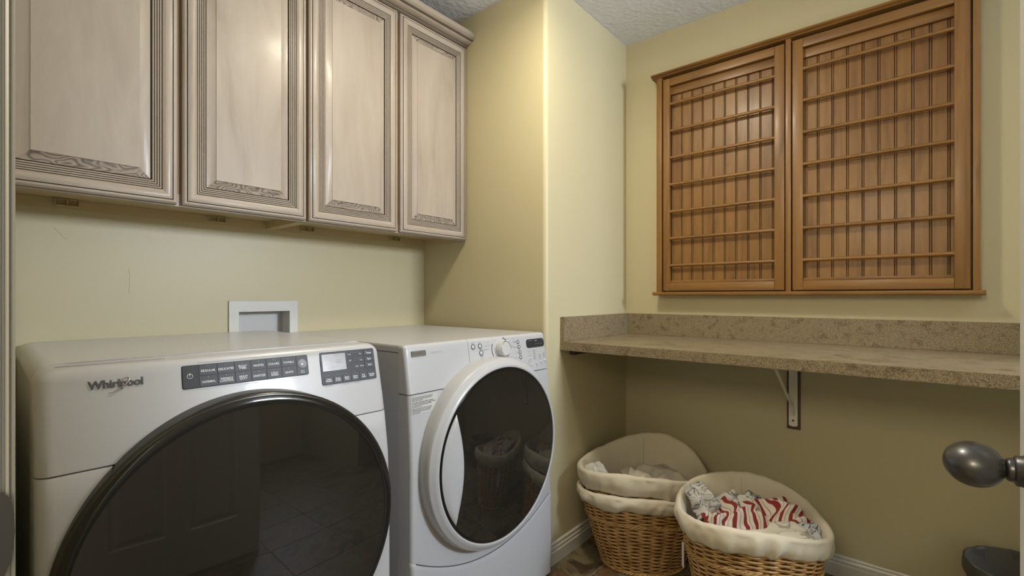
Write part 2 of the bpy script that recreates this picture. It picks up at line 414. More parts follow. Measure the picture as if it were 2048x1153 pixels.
# baseboards
BP = [(0, 0), (.0145, 0), (.0145, .050), (.0125, .053), (.0095, .055), (.0095, .058), (.0115, .060), (.0115, .064), (.007, .070), (.006, .073), (.0075, .0745), (.0075, .079), (.005, .0835), (.002, .085), (0, .085)]
def baseboard(name, path, side):
    bm = bmesh.new(); rings = []
    for (x, y, ox, oy) in path: rings.append([(x+ox*t, y+oy*t, z) for t, z in BP])
    loft(bm, rings, True, True, True); return struct(obj(name, bm, 'trim', smooth=True, ang=25))
baseboard('baseboard_alcove', [(XB, YA, -1, 0), (XB, YC, -1, -1), (XD, YC, -1, -1)], 0)
baseboard('baseboard_right', [(XD, YC, -1, -1), (XD, -.90, -1, 1)], 0)

# ------------------------------------------------------------ wall cabinets
CZ0, CZ1 = 1.3835, 2.305
DF = 1.617      # door front plane
def ring_faces(bm, x0, x1, z0, z1, a, b, mi_v, mi_h):
    """mitred frame band from inset a=(i,h) to b=(i,h)"""
    def P(i, hh): return [(x0+i, DF-hh, z0+i), (x1-i, DF-hh, z0+i), (x1-i, DF-hh, z1-i), (x0+i, DF-hh, z1-i)]
    A = [bm.verts.new(p) for p in P(*a)]; B = [bm.verts.new(p) for p in P(*b)]
    for k in range(4):
        f = bm.faces.new((A[k], A[(k+1) % 4], B[(k+1) % 4], B[k])); f.material_index = mi_h if k in (0, 2) else mi_v
# (inset, height) breakpoints and material: 0 wood vertical, 1 wood horizontal, 2 glaze, 3 shaded end grain
def band(bm, x0, x1, z0, z1, pts, kind):
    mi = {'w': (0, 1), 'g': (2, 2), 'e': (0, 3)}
    for (a, b, k) in zip(pts, pts[1:], kind): ring_faces(bm, x0, x1, z0, z1, a, b, *mi[k])
def arc(i0, h0, i1, h1, bul, n=5):
    return [(i0+(i1-i0)*k/n, h0+(h1-h0)*k/n+bul*math.sin(PI*k/n)) for k in range(1, n+1)]
def make_door(parent, x0, x1, z0=1.3865, z1=2.296):
    bm = bmesh.new(); P = [(0, -.019), (0, -.006)]; K = 'w'
    a = arc(0, -.006, .010, -.001, .002, 4); P += a; K += 'w'*len(a)
    P += [(.0104, -.0030), (.0122, -.0030), (.0126, -.0002)]; K += 'ggg'
    a = arc(.0126, -.0002, .036, -.002, .0035, 7); P += a; K += 'w'*len(a)
    P += [(.0362, -.0045), (.0380, -.0045)]; K += 'gg'
    i = .0380; hh = -.0034
    for k in range(4):
        a = arc(i, hh, i+.0040, hh-.0004, .0012, 3); P += [(i+.0001, hh)]+a; K += 'w'*(len(a)+1)
        i += .0040; hh -= .0006
        P += [(i+.0003, hh-.0020), (i+.0017, hh-.0020)]; K += 'gg'; i += .0017
    P += [(i, hh)]; K += 'w'
    frame_i = i
    band(bm, x0, x1, z0, z1, P, K)
    # back
    box(bm, x0+.001, x1-.001, DF+.0175, DF+.019, z0+.001, z1-.001)
    dobj = obj('door', bm, ['cab_v', 'cab_h', 'glaze', 'endgrain_shade'], parent, True, 30, fix=False)
    bm = bmesh.new()
    P = [(i-.001, hh-.004), (i+.0014, hh-.0042), (i+.0018, hh-.003)]; K = 'gw'
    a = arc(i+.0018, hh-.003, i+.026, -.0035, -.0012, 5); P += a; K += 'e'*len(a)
    P += [(i+.0264, -.002), (i+.0275, -.002)]; K += 'ww'
    band(bm, x0, x1, z0, z1, P, K)
    q = i+.0275
    f = bm.faces.new([bm.verts.new(p) for p in ((x0+q, DF+.002, z0+q), (x1-q, DF+.002, z0+q), (x1-q, DF+.002, z1-q), (x0+q, DF+.002, z1-q))])
    obj('raised_panel', bm, ['cab_v', 'cab_h', 'glaze', 'endgrain_shade'], dobj, True, 30, fix=False)
    return dobj
def cabinet(x0, x1, doors, clips, label):
    t = thing('wall_cabinet', label, 'cabinet', (0, 0, 0), 0, None)
    bm = bmesh.new()
    box(bm, x0, x0+.016, DF+.040, YA-.001, CZ0-.001, CZ1); box(bm, x1-.016, x1, DF+.040, YA-.001, CZ0-.001, CZ1)
    box(bm, x0+.016, x1-.016, DF+.040, YA-.001, CZ0+.026, CZ0+.040); box(bm, x0+.016, x1-.016, DF+.040, YA-.001, CZ1-.016, CZ1)
    obj('carcass', bm, 'cab_in', t)
    boxo('hanging_rail', (x0+.016, x1-.016, YA-.018, YA-.002, CZ0-.002, CZ0+.0255), 'cab_in', t)
    bm = bmesh.new()
    box(bm, x0, x0+.038, DF+.0205, DF+.0395, CZ0, CZ1); box(bm, x1-.038, x1, DF+.0205, DF+.0395, CZ0, CZ1)
    box(bm, x0+.038, x1-.038, DF+.0205, DF+.0395, CZ0, CZ0+.036); box(bm, x0+.038, x1-.038, DF+.0205, DF+.0395, CZ1-.04, CZ1)
    obj('face_frame', bm, 'cab_v', t)
    mm = (doors[0][1]+doors[1][0])/2; boxo('mullion', (mm-.03, mm+.03, DF+.0203, DF+.0395, CZ0+.0365, CZ1-.0405), 'stain', t)
    for a_, b_ in ((x0, doors[0][0]+.004), (doors[1][1]-.004, x1)): boxo('reveal', (a_+.0006, b_, DF+.0198, DF+.0203, CZ0+.004, CZ1-.01), 'stain', t)
    for a, b in doors: make_door(t, a, b)
    for c in clips:
        bm = bmesh.new(); ww = .026; y0, y1 = YA-.030, YA-.018; z0, z1 = CZ0+.004, CZ0+.0245
        for k in (-1, 0, 1): box(bm, c+k*ww-.0012, c+k*ww+.0012, y0, y1, z0, z1)
        box(bm, c-ww, c+ww, y0, y1, z0, z0+.0022); box(bm, c-ww, c+ww, y0, y1, z1-.002, z1)
        obj('corner_clip', bm, 'cab_in', t)
    return t
cabinet(.030, .8075, [(.036, .4220), (.4345, .8028)], [.222, .619], 'glazed cream wall cabinet above the washer, farther left of the two')
cabinet(.8085, 1.5835, [(.8125, 1.1870), (1.2015, 1.5785)], [.953, 1.387], 'glazed cream wall cabinet above the dryer, beside the yellow wall')
# crown moulding along the cabinet tops
bm = bmesh.new(); Y0 = DF+.0205
crp = [(Y0, 2.2995), (1.6195, 2.2995), (1.6175, 2.3010), (1.6160, 2.3045), (1.6150, 2.3055), (1.6130, 2.3062)]
crp += [(1.6130-.026*math.sin(PI/2*k/6)**1.2, 2.3062+.012*(1-math.cos(PI/2*k/6))) for k in range(1, 7)]
crp += [(1.5860, 2.3195), (1.5840, 2.3200), (1.5780, 2.3225), (1.5680, 2.3300), (1.5650, 2.3350), (1.5640, 2.3420), (1.5640, 2.3480), (Y0+.1, 2.3480), (Y0+.1, 2.3055), (Y0, 2.3055)]
extrude_profile(bm, crp, 0, .022, XB-.0015)
cr = obj('crown_moulding', bm, 'cab_h', None, True, 25)
tag(cr, 'stepped cream crown moulding running along the top of the wall cabinets', 'moulding')
bm = bmesh.new()
for y, z in ((1.6165, 2.3012), (1.6135, 2.3058), (1.5852, 2.3190), (1.5790, 2.3212)):
    tube(bm, [(.022, y-.0004, z), (XB-.0016, y-.0004, z)], .0012, 4)
obj('glaze_line', bm, 'glaze', cr)

# ------------------------------------------------------------ laundry outlet box
t = thing('outlet_box', 'white recessed laundry outlet box in the wall behind the washer', 'outlet box')
bm = bmesh.new(); fx0, fx1, fz0, fz1, fy = .663, .9205, .850, 1.1025, YA-.007
def rect(i, y): return [(fx0+i, y, fz0+i), (fx1-i, y, fz0+i), (fx1-i, y, fz1-i), (fx0+i, y, fz1-i)]
inn = [(OX0+.0005, OZ0+.0005), (OX1-.0005, OZ0+.0005), (OX1-.0005, OZ1-.0005), (OX0+.0005, OZ1-.0005)]
loft(bm, [rect(0, YA-.0005), rect(0, fy+.001), rect(.001, fy), [(x, fy, z) for x, z in inn], [(x, YA+.07, z) for x, z in inn]], True, False, True)
obj('box_frame', bm, 'outlet', t)
for x_ in (OX1-.035, OX0+.04):
    bm = bmesh.new(); tube(bm, [(x_, YA+.045, OZ0), (x_, YA+.045, OZ0+.05), (x_, YA+.015, OZ0+.06)], .008, 10); obj('water_valve', bm, 'outlet', t, True)

# ------------------------------------------------------------ washer
WA = thing('washing_machine', 'white front-load washing machine with huge black round door, left of the pair', 'washing machine', (.0912, 1.165, 0), math.radians(-1.8))
W = .686
def wy(z):
    P = [(0, -.060), (.30, -.066), (.55, -.065), (.70, -.058), (.81, -.040), (.98, 0), (1.0, .004)]
    for (a, ya), (b, yb) in zip(P, P[1:]):
        if z <= b: return ya+(yb-ya)*(z-a)/(b-a)
    return P[-1][1]
bm = bmesh.new()
secs = [.02, .10, .20, .30, .42, .55, .62, .70, .76, .806, .8085]
loft(bm, [rrect(z, 0, W, wy(z)+(.0015 if z > .808 else 0), .075, .024, .002) for z in secs], True, True, True)
obj('front_panel', bm, 'enamel', WA, True, 35)
bm = bmesh.new()
rings = []
for z in (.8105, .812, .85, .90, .94, .955): rings.append(rrect(z, 0, W, wy(z)+(.0012 if z < .811 else 0), .080, .024, .002))
RT = .030
for k in range(1, 8):
    a = PI/2*k/8; ins = RT*(1-math.cos(a)); z = .960+RT*math.sin(a)
    rings.append(rrect(z, ins, W-ins, wy(.96)+ins*.55+(z-.96)*.05, .080, .024, .002))
loft(bm, rings, True, True, True)
obj('console', bm, 'enamel', WA, True, 35)
bm = bmesh.new(); rings = [rrect(.02, .004, W-.004, .077, .748, .002, .01), rrect(.962, .004, W-.004, .077, .748, .002, .01)]
loft(bm, rings, True, True, True); obj('cabinet_shell', bm, 'side', WA, True, 35)
bm = bmesh.new(); rings = []
for k in range(0, 9):
    a = PI/2*k/8; ins = .030*(1-math.cos(a)); z = .963+.029*math.sin(a)
    rings.append(rrect(z, ins, W-ins, .0815, .752-ins, .004, .03))
rings.append(rrect(.9905, .05, W-.05, .0815, .70, .004, .03))
loft(bm, rings, True, True, True); obj('lid', bm, 'enamel', WA, True, 50)
# seam groove on top of the console
bm = bmesh.new(); box(bm, .030, .196, .0345, .0375, .9890, .9912); obj('groove', bm, 'print_g', WA)
fw = Face((0, 0, .980), (1, 0, 0), (0, -.040, -.17))
# cycle panel
cp = None
bm = bmesh.new(); fw.plate(bm, .2160, .4795, .0046, .0535, -.002, .0016, .004); cp = obj('cycle_panel', bm, 'panel', WA, True, 35)
cols = [.2465, .2812, .3150, .3482, .3815, .4150, .4490]
lab = [['REGULAR', 'DELICATES', 'BULKY\nITEMS', 'WHITES', 'COLORS', 'TOWELS'], ['NORMAL', 'WRINKLE\nCONTROL', 'HEAVY\nDUTY', 'SANITIZE', 'COLD\nWASH', 'QUICK']]
bm = bmesh.new(); fw.plate(bm, .2172, .2430, .0058, .0523, .001, .0022, .002); obj('button', bm, 'panel', cp, True, 35)
for r_, (a, b) in enumerate(((.0060, .0283), (.0293, .0520))):
    for c in range(6):
        bm = bmesh.new(); fw.plate(bm, cols[c]+.0004, cols[c+1]-.0004, a, b, .001, .0024, .0012); obj('button', bm, 'button', cp, True, 35)
bm = bmesh.new(); fw.plate(bm, .4506, .4785, .0058, .0523, .001, .0024, .002); obj('button', bm, 'panel', cp, True, 35)
bm = bmesh.new(); fw.disc(bm, .4642, .0258, [(.0108, .001), (.0108, .0032), (.0098, .0038)]); obj('start_button', bm, 'lcd', cp, True, 35)
bm = bmesh.new()
for r_, (a, b) in enumerate(((.0060, .0283), (.0293, .0520))):
    for c in range(6):
        s = lab[r_][c]; fw.text(bm, s, (cols[c]+cols[c+1])/2, (a+b)/2+.002, .0062 if '\n' in s else .0068, .0027, .92, .00006)
        fw.plate(bm, (cols[c]+cols[c+1])/2-.0006, (cols[c]+cols[c+1])/2+.0006, a+.0028, a+.0038, .0023, .0027, .0004, 1)
fw.ringo(bm, .2302, .0275, .0048, .0005, .0026); fw.plate(bm, .2297, .2307, .0212, .0280, .0023, .0030, .0003, 1)
fw.text(bm, 'Start\nPause', .4642, .0445, .0048, .0027)
obj('lettering', bm, 'print_w', cp, fix=False)['kind'] = 'stuff'
bm = bmesh.new()
fw.text(bm, 'WHAT TO WASH', .3480, .0003, .0042, .0005); fw.text(bm, 'HOW TO WASH', .3480, .0578, .0042, .0005)
for x0, x1, s0 in ((.2460, .3290, .0004), (.3670, .4460, .0004), (.2480, .3300, .0578), (.3660, .4520, .0578)): fw.plate(bm, x0, x1, s0-.0002, s0+.0002, 0, .0004, .0001, 1)
for s, x, y, z in (('with affresh', .528, .0895, .0036), ('Hold 3 seconds\nfor Drain only', .5745, .0895, .0030), ('Hold 3 seconds\nto lock', .606, .0895, .0030)): fw.text(bm, s, x, y, z, .0005)
obj('lettering', bm, 'print_g', WA, fix=False)['kind'] = 'stuff'
# options panel with display
bm = bmesh.new(); fw.plate(bm, .5100, .6640, .0032, .0862, -.002, .0016, .004); op = obj('option_panel', bm, 'panel', WA, True, 35)
bm = bmesh.new(); fw.plate(bm, .5150, .5792, .0088, .0518, .001, .0020, .0006); obj('display', bm, 'lcd', op, True, 35)
for s0 in (.0080, .0245, .0405):
    bm = bmesh.new(); fw.plate(bm, .6324, .6608, s0, s0+.0132, .001, .0026, .0008); obj('button', bm, 'button', op, True, 35)
bc = [.5150, .5402, .5645, .5890, .6130, .6366, .6608]
for a, b in zip(bc, bc[1:]):
    bm = bmesh.new(); fw.plate(bm, a+.0006, b-.0006, .0660, .0848, .001, .0024, .0008); obj('button', bm, 'button', op, True, 35)
bm = bmesh.new()
for s, q in (('Temp', .0147), ('Spin', .0311), ('Soil', .0472)): fw.text(bm, s, .6466, q, .0068, .0029, 1, .0001)
for s, a, b in zip(('Clean\nWasher', 'Drain\n& Spin', 'Steam\nClean', 'Extra\nRinse', 'Pre\nSoak', 'Tumble\nFresh'), bc, bc[1:]): fw.text(bm, s, (a+b)/2, .0748, .0058, .0027, .95, .0001)
for s, x, q in (('Cold', .590, .0145), ('Off', .5910, .0310), ('Hot', .6225, .0150), ('Fast', .6235, .0320), ('Light', .6090, .0475), ('Heavy', .6240, .0475)): fw.text(bm, s, x, q, .0048, .0020)
for k in range(6): fw.plate(bm, .5955+k*.0052, .5963+k*.0052, .0098, .0106, .0015, .0019, .0003, 1)
for k in range(5): fw.plate(bm, .6035+k*.0052, .6043+k*.0052, .0265, .0273, .0015, .0019, .0003, 1)
for k in range(3): fw.plate(bm, .6095+k*.0062, .6103+k*.0062, .0425, .0433, .0015, .0019, .0003, 1)
for a, b in zip(bc, bc[1:]): fw.plate(bm, (a+b)/2-.0005, (a+b)/2+.0005, .0622, .0631, .0015, .0019, .0003, 1)
obj('lettering', bm, 'print_w', op, fix=False)['kind'] = 'stuff'
bm = bmesh.new()
fw.text(bm, '88', .5600, .0300, .0160, .0022, 1.0); 
obj('digits', bm, 'print_g', op, fix=False)
# name badge in raised letters
bm = bmesh.new(); TXT['bold'] = .0006
vs, fs = text_geo('Whirlpool', .0205)
wdt = max(v.x for v in vs)-min(v.x for v in vs); kx = .0815/wdt
for n_ in (.0006, .0022):
    V = [bm.verts.new(fw(.1125+v.x*kx, .0262-v.y, n_)) for v in vs]
    for f in fs:
        try: bm.faces.new([V[i] for i in f])
        except ValueError: pass
obj('badge_lettering', bm, 'print_d', WA, fix=False)
bm = bmesh.new(); pts = []; rs = []
for k in range(41):
    a = math.radians(112-300*k/40)
    ex_, ey_ = .0195*math.cos(a), .0062*math.sin(a); ca, sa = math.cos(math.radians(38)), math.sin(math.radians(38))
    pts.append(fw(.1155+ex_*ca-ey_*sa, .0296-(ex_*sa+ey_*ca), .0026)); rs.append(.0003+.0007*math.sin(PI*k/40))
tube(bm, pts, rs, 6); obj('swoosh', bm, 'gold', WA, True)
# door: outer chrome band, black bezel, smoked bulging glass
zc, xc = .574, .343
TD = Matrix.Translation((xc, 0, zc)) @ Matrix.Rotation(PI/2, 4, 'X')     # local z -> -y
bm = bmesh.new(); lathe(bm, [(.3360, -.03), (.3360, .064), (.3350, .0690), (.3325, .0715), (.3300, .0722)], 128, 0, TD)
dd = obj('door_ring', bm, 'ring', WA, True, 60)
bm = bmesh.new(); lathe(bm, [(.3302, .0718), (.3285, .0735), (.3180, .0752), (.3120, .0758), (.3108, .0750), (.3100, .0745)], 128, 0, TD); obj('door_bezel', bm, 'blackgloss', WA, True, 60)
bm = bmesh.new()
pr = [(.3102, .0745)]
for k in range(1, 14): 
    rr = .3102*(1-k/13); pr.append((rr, .0745+.012*(1-(rr/.3102)**2)))
lathe(bm, pr, 128, 0, TD); obj('door_glass', bm, 'glass', WA, True, 60)
# lower access panel lines
bm = bmesh.new(); box(bm, .50, .665, wy(.2)-.0035, wy(.2)+.01, .06, .235, .003); obj('service_panel', bm, 'enamel', WA, True)
for fx in (.05, W-.05):
    for fy_ in (.03, .70):
        bm = bmesh.new(); lathe(bm, [(.02, 0), (.02, .008), (.009, .01), (.009, .03)], 16, 0, Matrix.Translation((fx, fy_, 0))); obj('levelling_foot', bm, 'dark', WA)

# ------------------------------------------------------------ dryer
DR = thing('tumble_dryer', 'white dryer with bulging white-ringed porthole door, right of the pair', 'dryer', (.860, 1.145, 0))
W2 = .695
def dyf(z):
    P = [(0, -.036), (.60, -.036), (.70, -.032), (.831, -.023), (.975, 0), (1.0, .004)]
    for (a, ya), (b, yb) in zip(P, P[1:]):
        if z <= b: return ya+(yb-ya)*(z-a)/(b-a)
    return P[-1][1]
bm = bmesh.new(); loft(bm, [rrect(z, 0, W2, dyf(z), .026, .012, .001) for z in (.02, .2, .4, .6, .66, .70, .76, .829)], True, True, True)
obj('front_panel', bm, 'enamel', DR, True, 35)
def console_piece(x0, x1, rl, rr_, name):
    bm = bmesh.new(); rings = []
    def ring(z, ins, yi):
        y0 = dyf(z)+yi; n = 5; pts = []
        def cor(cx, cy, r, a0):
            for k in range(n+1):
                a = a0+PI/2*k/n; pts.append((cx+r*math.cos(a), cy+r*math.sin(a), z))
        a_, b_ = x0+(ins if rl > .005 else 0), x1-(ins if rr_ > .005 else 0)
        cor(b_-rr_, y0+rr_, rr_, -PI/2); cor(b_-.0005, .026-.0005, .0005, 0); cor(a_+.0005, .026-.0005, .0005, PI/2); cor(a_+rl, y0+rl, rl, PI)
        return pts
    for z in (.832, .86, .90, .94, .963): rings.append(ring(z, 0, 0))
    for k in range(1, 7):
        a = PI/2*k/6; rings.append(ring(.963+.012*math.sin(a), .010*(1-math.cos(a)), .010*(1-math.cos(a))))
    loft(bm, rings, True, True, True); return obj(name, bm, 'enamel', DR, True, 35)
console_piece(0, .2610, .012, .001, 'drawer_front'); 
cons = console_piece(.2622, W2, .001, .012, 'console')
bm = bmesh.new(); loft(bm, [rrect(.02, .003, W2-.003, .0275, .780, .001, .01), rrect(.950, .003, W2-.003, .0275, .780, .001, .01)], True, True, True); obj('cabinet_shell', bm, 'side', DR, True, 35)
bm = bmesh.new(); loft(bm, [rrect(.9525, .001, W2-.001, .027, .785, .001, .01), rrect(.968, .001, W2-.001, .027, .785, .001, .01), rrect(.9728, .003, W2-.003, .027, .783, .001, .01), rrect(.9745, .008, W2-.008, .027, .778, .001, .01)], True, True, True); obj('top_panel', bm, 'enamel', DR, True, 10)
# lower panel whose top edge dips under the door
bm = bmesh.new(); cols_, nx = [], 36
def lz(x): return .238+.100*((x-.3475)/.335)**2
def yfr(x, z, off):
    y = dyf(z)-off; e = .014
    d = max(0, min(x, W2-x))
    if d < e: y += e-math.sqrt(max(0, e*e-(e-d)**2))
    return y
rings = []
for k in range(nx+1):
    x = W2*(.5-.5*math.cos(PI*k/nx)); top = lz(x); x_ = x; x = -.0008 if k == 0 else (W2+.0008 if k == nx else x)
    rings.append([(x, .0262, .02), (x, yfr(x, .02, .004), .02), (x, yfr(x, .1, .006), .12), (x, yfr(x, .2, .006), top-.016), (x, yfr(x, .2, .0035), top-.004), (x, yfr(x, .2, .0005), top), (x, .0262, top)])
loft(bm, rings, True, True, True); obj('lower_panel', bm, 'enamel', DR, True, 40)
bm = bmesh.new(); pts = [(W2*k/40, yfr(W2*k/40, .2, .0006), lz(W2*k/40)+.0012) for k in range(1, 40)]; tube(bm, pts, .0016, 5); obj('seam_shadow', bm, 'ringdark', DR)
for fx in (.05, W2-.05):
    for fy_ in (.03, .70):
        bm = bmesh.new(); lathe(bm, [(.02, 0), (.02, .008), (.009, .01), (.009, .03)], 16, 0, Matrix.Translation((fx, fy_, 0))); obj('levelling_foot', bm, 'dark', DR)
# door
zc, xc = .592, .3475
TD = Matrix.Translation((xc, 0, zc)) @ Matrix.Rotation(PI/2, 4, 'X')
bm = bmesh.new(); prf = [(.3185, -.01), (.3185, .042)]
for k in range(1, 9):
    a = PI/2*k/8; prf.append((.3185-.008*(1-math.cos(a)), .042+.034*math.sin(a)))
prf += [(.3020, .0860), (.2980, .0880), (.2935, .0905), (.2900, .0910), (.2875, .0895), (.2870, .0860)]
lathe(bm, prf, 128, 0, TD); obj('door_ring', bm, 'enamel', DR, True, 50)
bm = bmesh.new(); lathe(bm, [(.2872, .0862), (.2860, .0830), (.2830, .0815), (.2810, .0840), (.2800, .0880)], 128, 0, TD); obj('door_gasket', bm, 'blackgloss', DR, True, 50)
bm = bmesh.new(); pr = []
for k in range(0, 14):
    rr = .2802*(1-k/13); pr.append((rr, .0878+.018*(1-(rr/.2802)**2)))
lathe(bm, pr, 128, 0, TD); dg_ = obj('door_glass', bm, 'glass', DR, True, 60)
# white crescent handle on the glass
bm = bmesh.new()
a0, a1 = math.radians(142), math.radians(217); nn = 24; L, Rr = [], []
for k in range(nn+1):
    t_ = k/nn; a = a0+(a1-a0)*t_
    lx, lz_ = .2765*math.cos(a), .2765*math.sin(a)
    A = Vector((.2765*math.cos(a0), .2765*math.sin(a0))); B = Vector((.2765*math.cos(a1), .2765*math.sin(a1)))
    q = A+(B-A)*t_; q.x += .024*math.sin(PI*t_)
    L.append((lx, lz_)); Rr.append((q.x, q.y))
def bul(x, z, e): 
    rr = math.hypot(x, z); return (xc+x, -(.0878+.018*(1-(rr/.2802)**2)+e), zc+z)
rows = []
for k in range(nn+1):
    r0, r1 = L[k], Rr[k]; row = []
    for j in range(7):
        s = j/6; row.append(bul(r0[0]+(r1[0]-r0[0])*s, r0[1]+(r1[1]-r0[1])*s, .0005+.006*math.sqrt(max(0, math.sin(PI*min(max(s, .0), 1))))*min(1, 4*math.sin(PI*k/nn))))
    rows.append(row)
loft(bm, rows, False); obj('door_handle', bm, 'enamel', DR, True, 80)['label'] = 'white crescent handle at the left of the glass'
# control face
fd = Face((0, 0, .975), (1, 0, 0), (0, -.023, -.145))
for x, q in ((.2838, .0270), (.3172, .0267), (.3198, .0509), (.3222, .0756), (.5224, .0279), (.5250, .0468), (.5269, .0665), (.5285, .0855)):
    R_ = .0088 if x < .4 else .0068
    bm = bmesh.new(); fd.disc(bm, x, q, [(R_*.80, 0), (R_*.80, .0010), (R_*.70, .0015)], 24); b_ = obj('button', bm, 'plastic', cons, True, 40)
    bm = bmesh.new(); fd.ringo(bm, x, q, R_*.93, .0013, .0010); obj('button_ring', bm, 'ringdark', b_, True)
bm = bmesh.new(); fd.disc(bm, .4225, .0462, [(.0335, 0), (.0335, .0015), (.0315, .003), (.0285, .0235), (.0270, .0255)], 48); kb = obj('dial', bm, 'plastic', cons, True, 40)
bm = bmesh.new(); fd.ringo(bm, .4225, .0462, .0255, .0013, .0262, 48); obj('dial_ring', bm, 'chrome', kb, True)
bm = bmesh.new(); fd.disc(bm, .4225, .0462, [(.0250, .0255), (.0240, .0270)], 48); obj('dial_cap', bm, 'plastic', kb, True, 40)
bm = bmesh.new()
for a0, a1 in ((150, 222), (-42, -10), (40, 66)):
    tube(bm, [fd(.4205+.0455*math.cos(math.radians(a0+(a1-a0)*k/14)), .0470-.0455*math.sin(math.radians(a0+(a1-a0)*k/14)), .0008) for k in range(15)], .0013, 5)
for x0, x1, q0, q1 in ((.6098, .6112, .0640, .1045), (.6430, .6442, .0845, .1030), (.6695, .6705, .0805, .1000)): fd.plate(bm, x0, x1, q0, q1, 0, .0006, .0004, 1)
for x, q0, k_ in ((.6135, .066, 6), (.6465, .086, 4), (.6730, .082, 3)):
    for k in range(k_): fd.plate(bm, x, x+.009-.002*(k % 2), q0+k*.0065, q0+k*.0065+.0012, 0, .0005, .0003, 1)
obj('dial_marks', bm, 'ringdark', cons)['kind'] = 'stuff'
bm = bmesh.new(); fd.plate(bm, .5710, .6838, .0222, .0560, -.001, .0016, .012, 6); dp = obj('display', bm, 'panel', cons, True, 40)
bm = bmesh.new(); fd.text(bm, 'Estimated', .595, .0285, .0052, .0020); fd.text(bm, '8:88', .6300, .0300, .0080, .0020); fd.text(bm, 'Done', .672, .0290, .0048, .0020)
fd.text(bm, 'Wrinkle Guard   Check Vent', .648, .0430, .0038, .0020)
obj('lettering', bm, 'print_g', dp, fix=False)['kind'] = 'stuff'
for x, q in ((.5875, .0960), (.5875, .1190), (.6210, .1165), (.6521, .1137), (.6787, .1113)):
    bm = bmesh.new(); fd.disc(bm, x, q, [(.0050, 0), (.0048, .0022), (.0035, .0030)], 16); obj('small_button', bm, 'plastic', cons, True)
bm = bmesh.new()
TT = [('POWER', .2838, .0140), ('START', .3172, .0140), ('CANCEL', .3200, .0385), ('SIGNAL', .3215, .0630), ('LOCK', .3230, .0880), ('NORMAL', .3600, .0175), ('HEAVY DUTY', .3550, .0290), ('EXPRESS DRY', .3460, .0420),
      ('CASUAL', .4560, .0120), ('DELICATE', .4690, .0240), ('ULTRA\nDELICATE', .4800, .0400), ('TOUCH UP', .4700, .0780), ('OPTIONS', .4960, .0120), ('WRINKLE\nGUARD', .5020, .0260), ('DAMP DRY\nSIGNAL', .5040, .0460), ('SET\nTIME', .5090, .0655), ('CHILD LOCK', .5040, .0860),
      ('DRYNESS', .5830, .0700), ('MORE', .5860, .0860), ('TEMP', .5760, .1060), ('LESS', .5750, .1150), ('TIME\nDRY', .6210, .1270), ('HEAT', .6521, .1245), ('LEVEL', .6800, .1220)]
for s, x, q in TT: fd.text(bm, s, x, q, .0048, .0005)
obj('lettering', bm, 'print_g', cons, fix=False)['kind'] = 'stuff'
bm = bmesh.new(); fd.plate(bm, .0235, .0790, .0195, .0362, -.001, .0022, .0015); bd = obj('name_badge', bm, 'badge', DR, True, 35)
bm = bmesh.new(); fd.text(bm, 'Kenmore', .0512, .0262, .0115, .0026, 1.0, .0003); fd.plate(bm, .0245, .0780, .0328, .0350, .002, .0026, .0004, 1); fd.plate(bm, .0245, .0780, .0203, .0210, .002, .0026, .0003, 1); obj('lettering', bm, 'chrome', bd, fix=False)
bm = bmesh.new(); fd.text(bm, 'QUIETPAK  he', .1230, .0300, .0075, .0005); obj('lettering', bm, 'print_g', DR, fix=False)['kind'] = 'stuff'
f2 = Face((0, dyf(.829), .829), (1, 0, 0), (0, dyf(.70)-dyf(.829), -.129))
bm = bmesh.new(); f2.plate(bm, .008, .108, .004, .056, -.0005, .0004, .0005, 1); ls = obj('instruction_label', bm, 'sticker', DR)
bm = bmesh.new(); q = .0085
lines = ['Check lint screen before each load. Clean after', 'each use. Never dry articles containing foam', 'rubber. This is required.', '',
         'Do not place in dryer items soaked in vegetable', 'or cooking oil. Such items may be damaged. The dryer', 'and moisture vents should be cleaned often', 'by service personnel.', '',
         'Keep area around dryer clear of combustible', 'materials and vapours. Do not dry articles', 'cleaned with solvents. See the manual for', 'more on safe use.']
TXT['bold'] = .0001
for s in lines:
    if s: 
        vs, fs = text_geo(s, .0046); mx = min(v.x for v in vs)
        V = [bm.verts.new(f2(.011+(v.x-mx)*.9, q-v.y, .0006)) for v in vs]
        for f in fs:
            try: bm.faces.new([V[i] for i in f])
            except ValueError: pass
        q += .0042
    else: q += .0016
obj('lettering', bm, 'print_d', ls, fix=False)['kind'] = 'stuff'

# ------------------------------------------------------------ worktop
XF = 1.687
t = thing('countertop', 'speckled brown laminate countertop shelf running along the right wall', 'countertop')
bm = bmesh.new(); box(bm, XF, XD-.0005, -.899, YC-.0005, .889, .926)
es = [e for e in bm.edges if all(abs(v.co.x-XF) < 1e-4 for v in e.verts)]
bmesh.ops.bevel(bm, geom=es, offset=.0015, segments=2, affect='EDGES')
bm.faces.ensure_lookup_table()
for f in bm.faces:
    if f.calc_center_median().z > .9255: f.material_index = 1
obj('slab', bm, ['lam', 'lamtop'], t, fix=True)
bm = bmesh.new(); box(bm, XD-.0195, XD-.0005, -.899, YC-.0205, .9262, 1.0315, .0008); obj('backsplash', bm, 'lam', t)
bm = bmesh.new(); box(bm, XF+.001, XD-.0005, YC-.020, YC-.0005, .9262, 1.0315, .0008); obj('side_splash', bm, 'lam', t)
o = boxo('support_cleat', (1.762, 2.28, YC-.026, YC-.001, .8630, .8885), 'darkwood', None, .001)
tag(o, 'dark wooden cleat under the left end of the countertop', 'cleat')
t = thing('shelf_bracket', 'cream steel shelf bracket with dark backing board under the countertop', 'bracket')
boxo('backing_board', (XD-.008, XD-.0005, .3605, .4095, .560, .8885), 'darkwood', t, .001)
bm = bmesh.new(); y0, y1 = .3700, .4020; x = XD-.0115
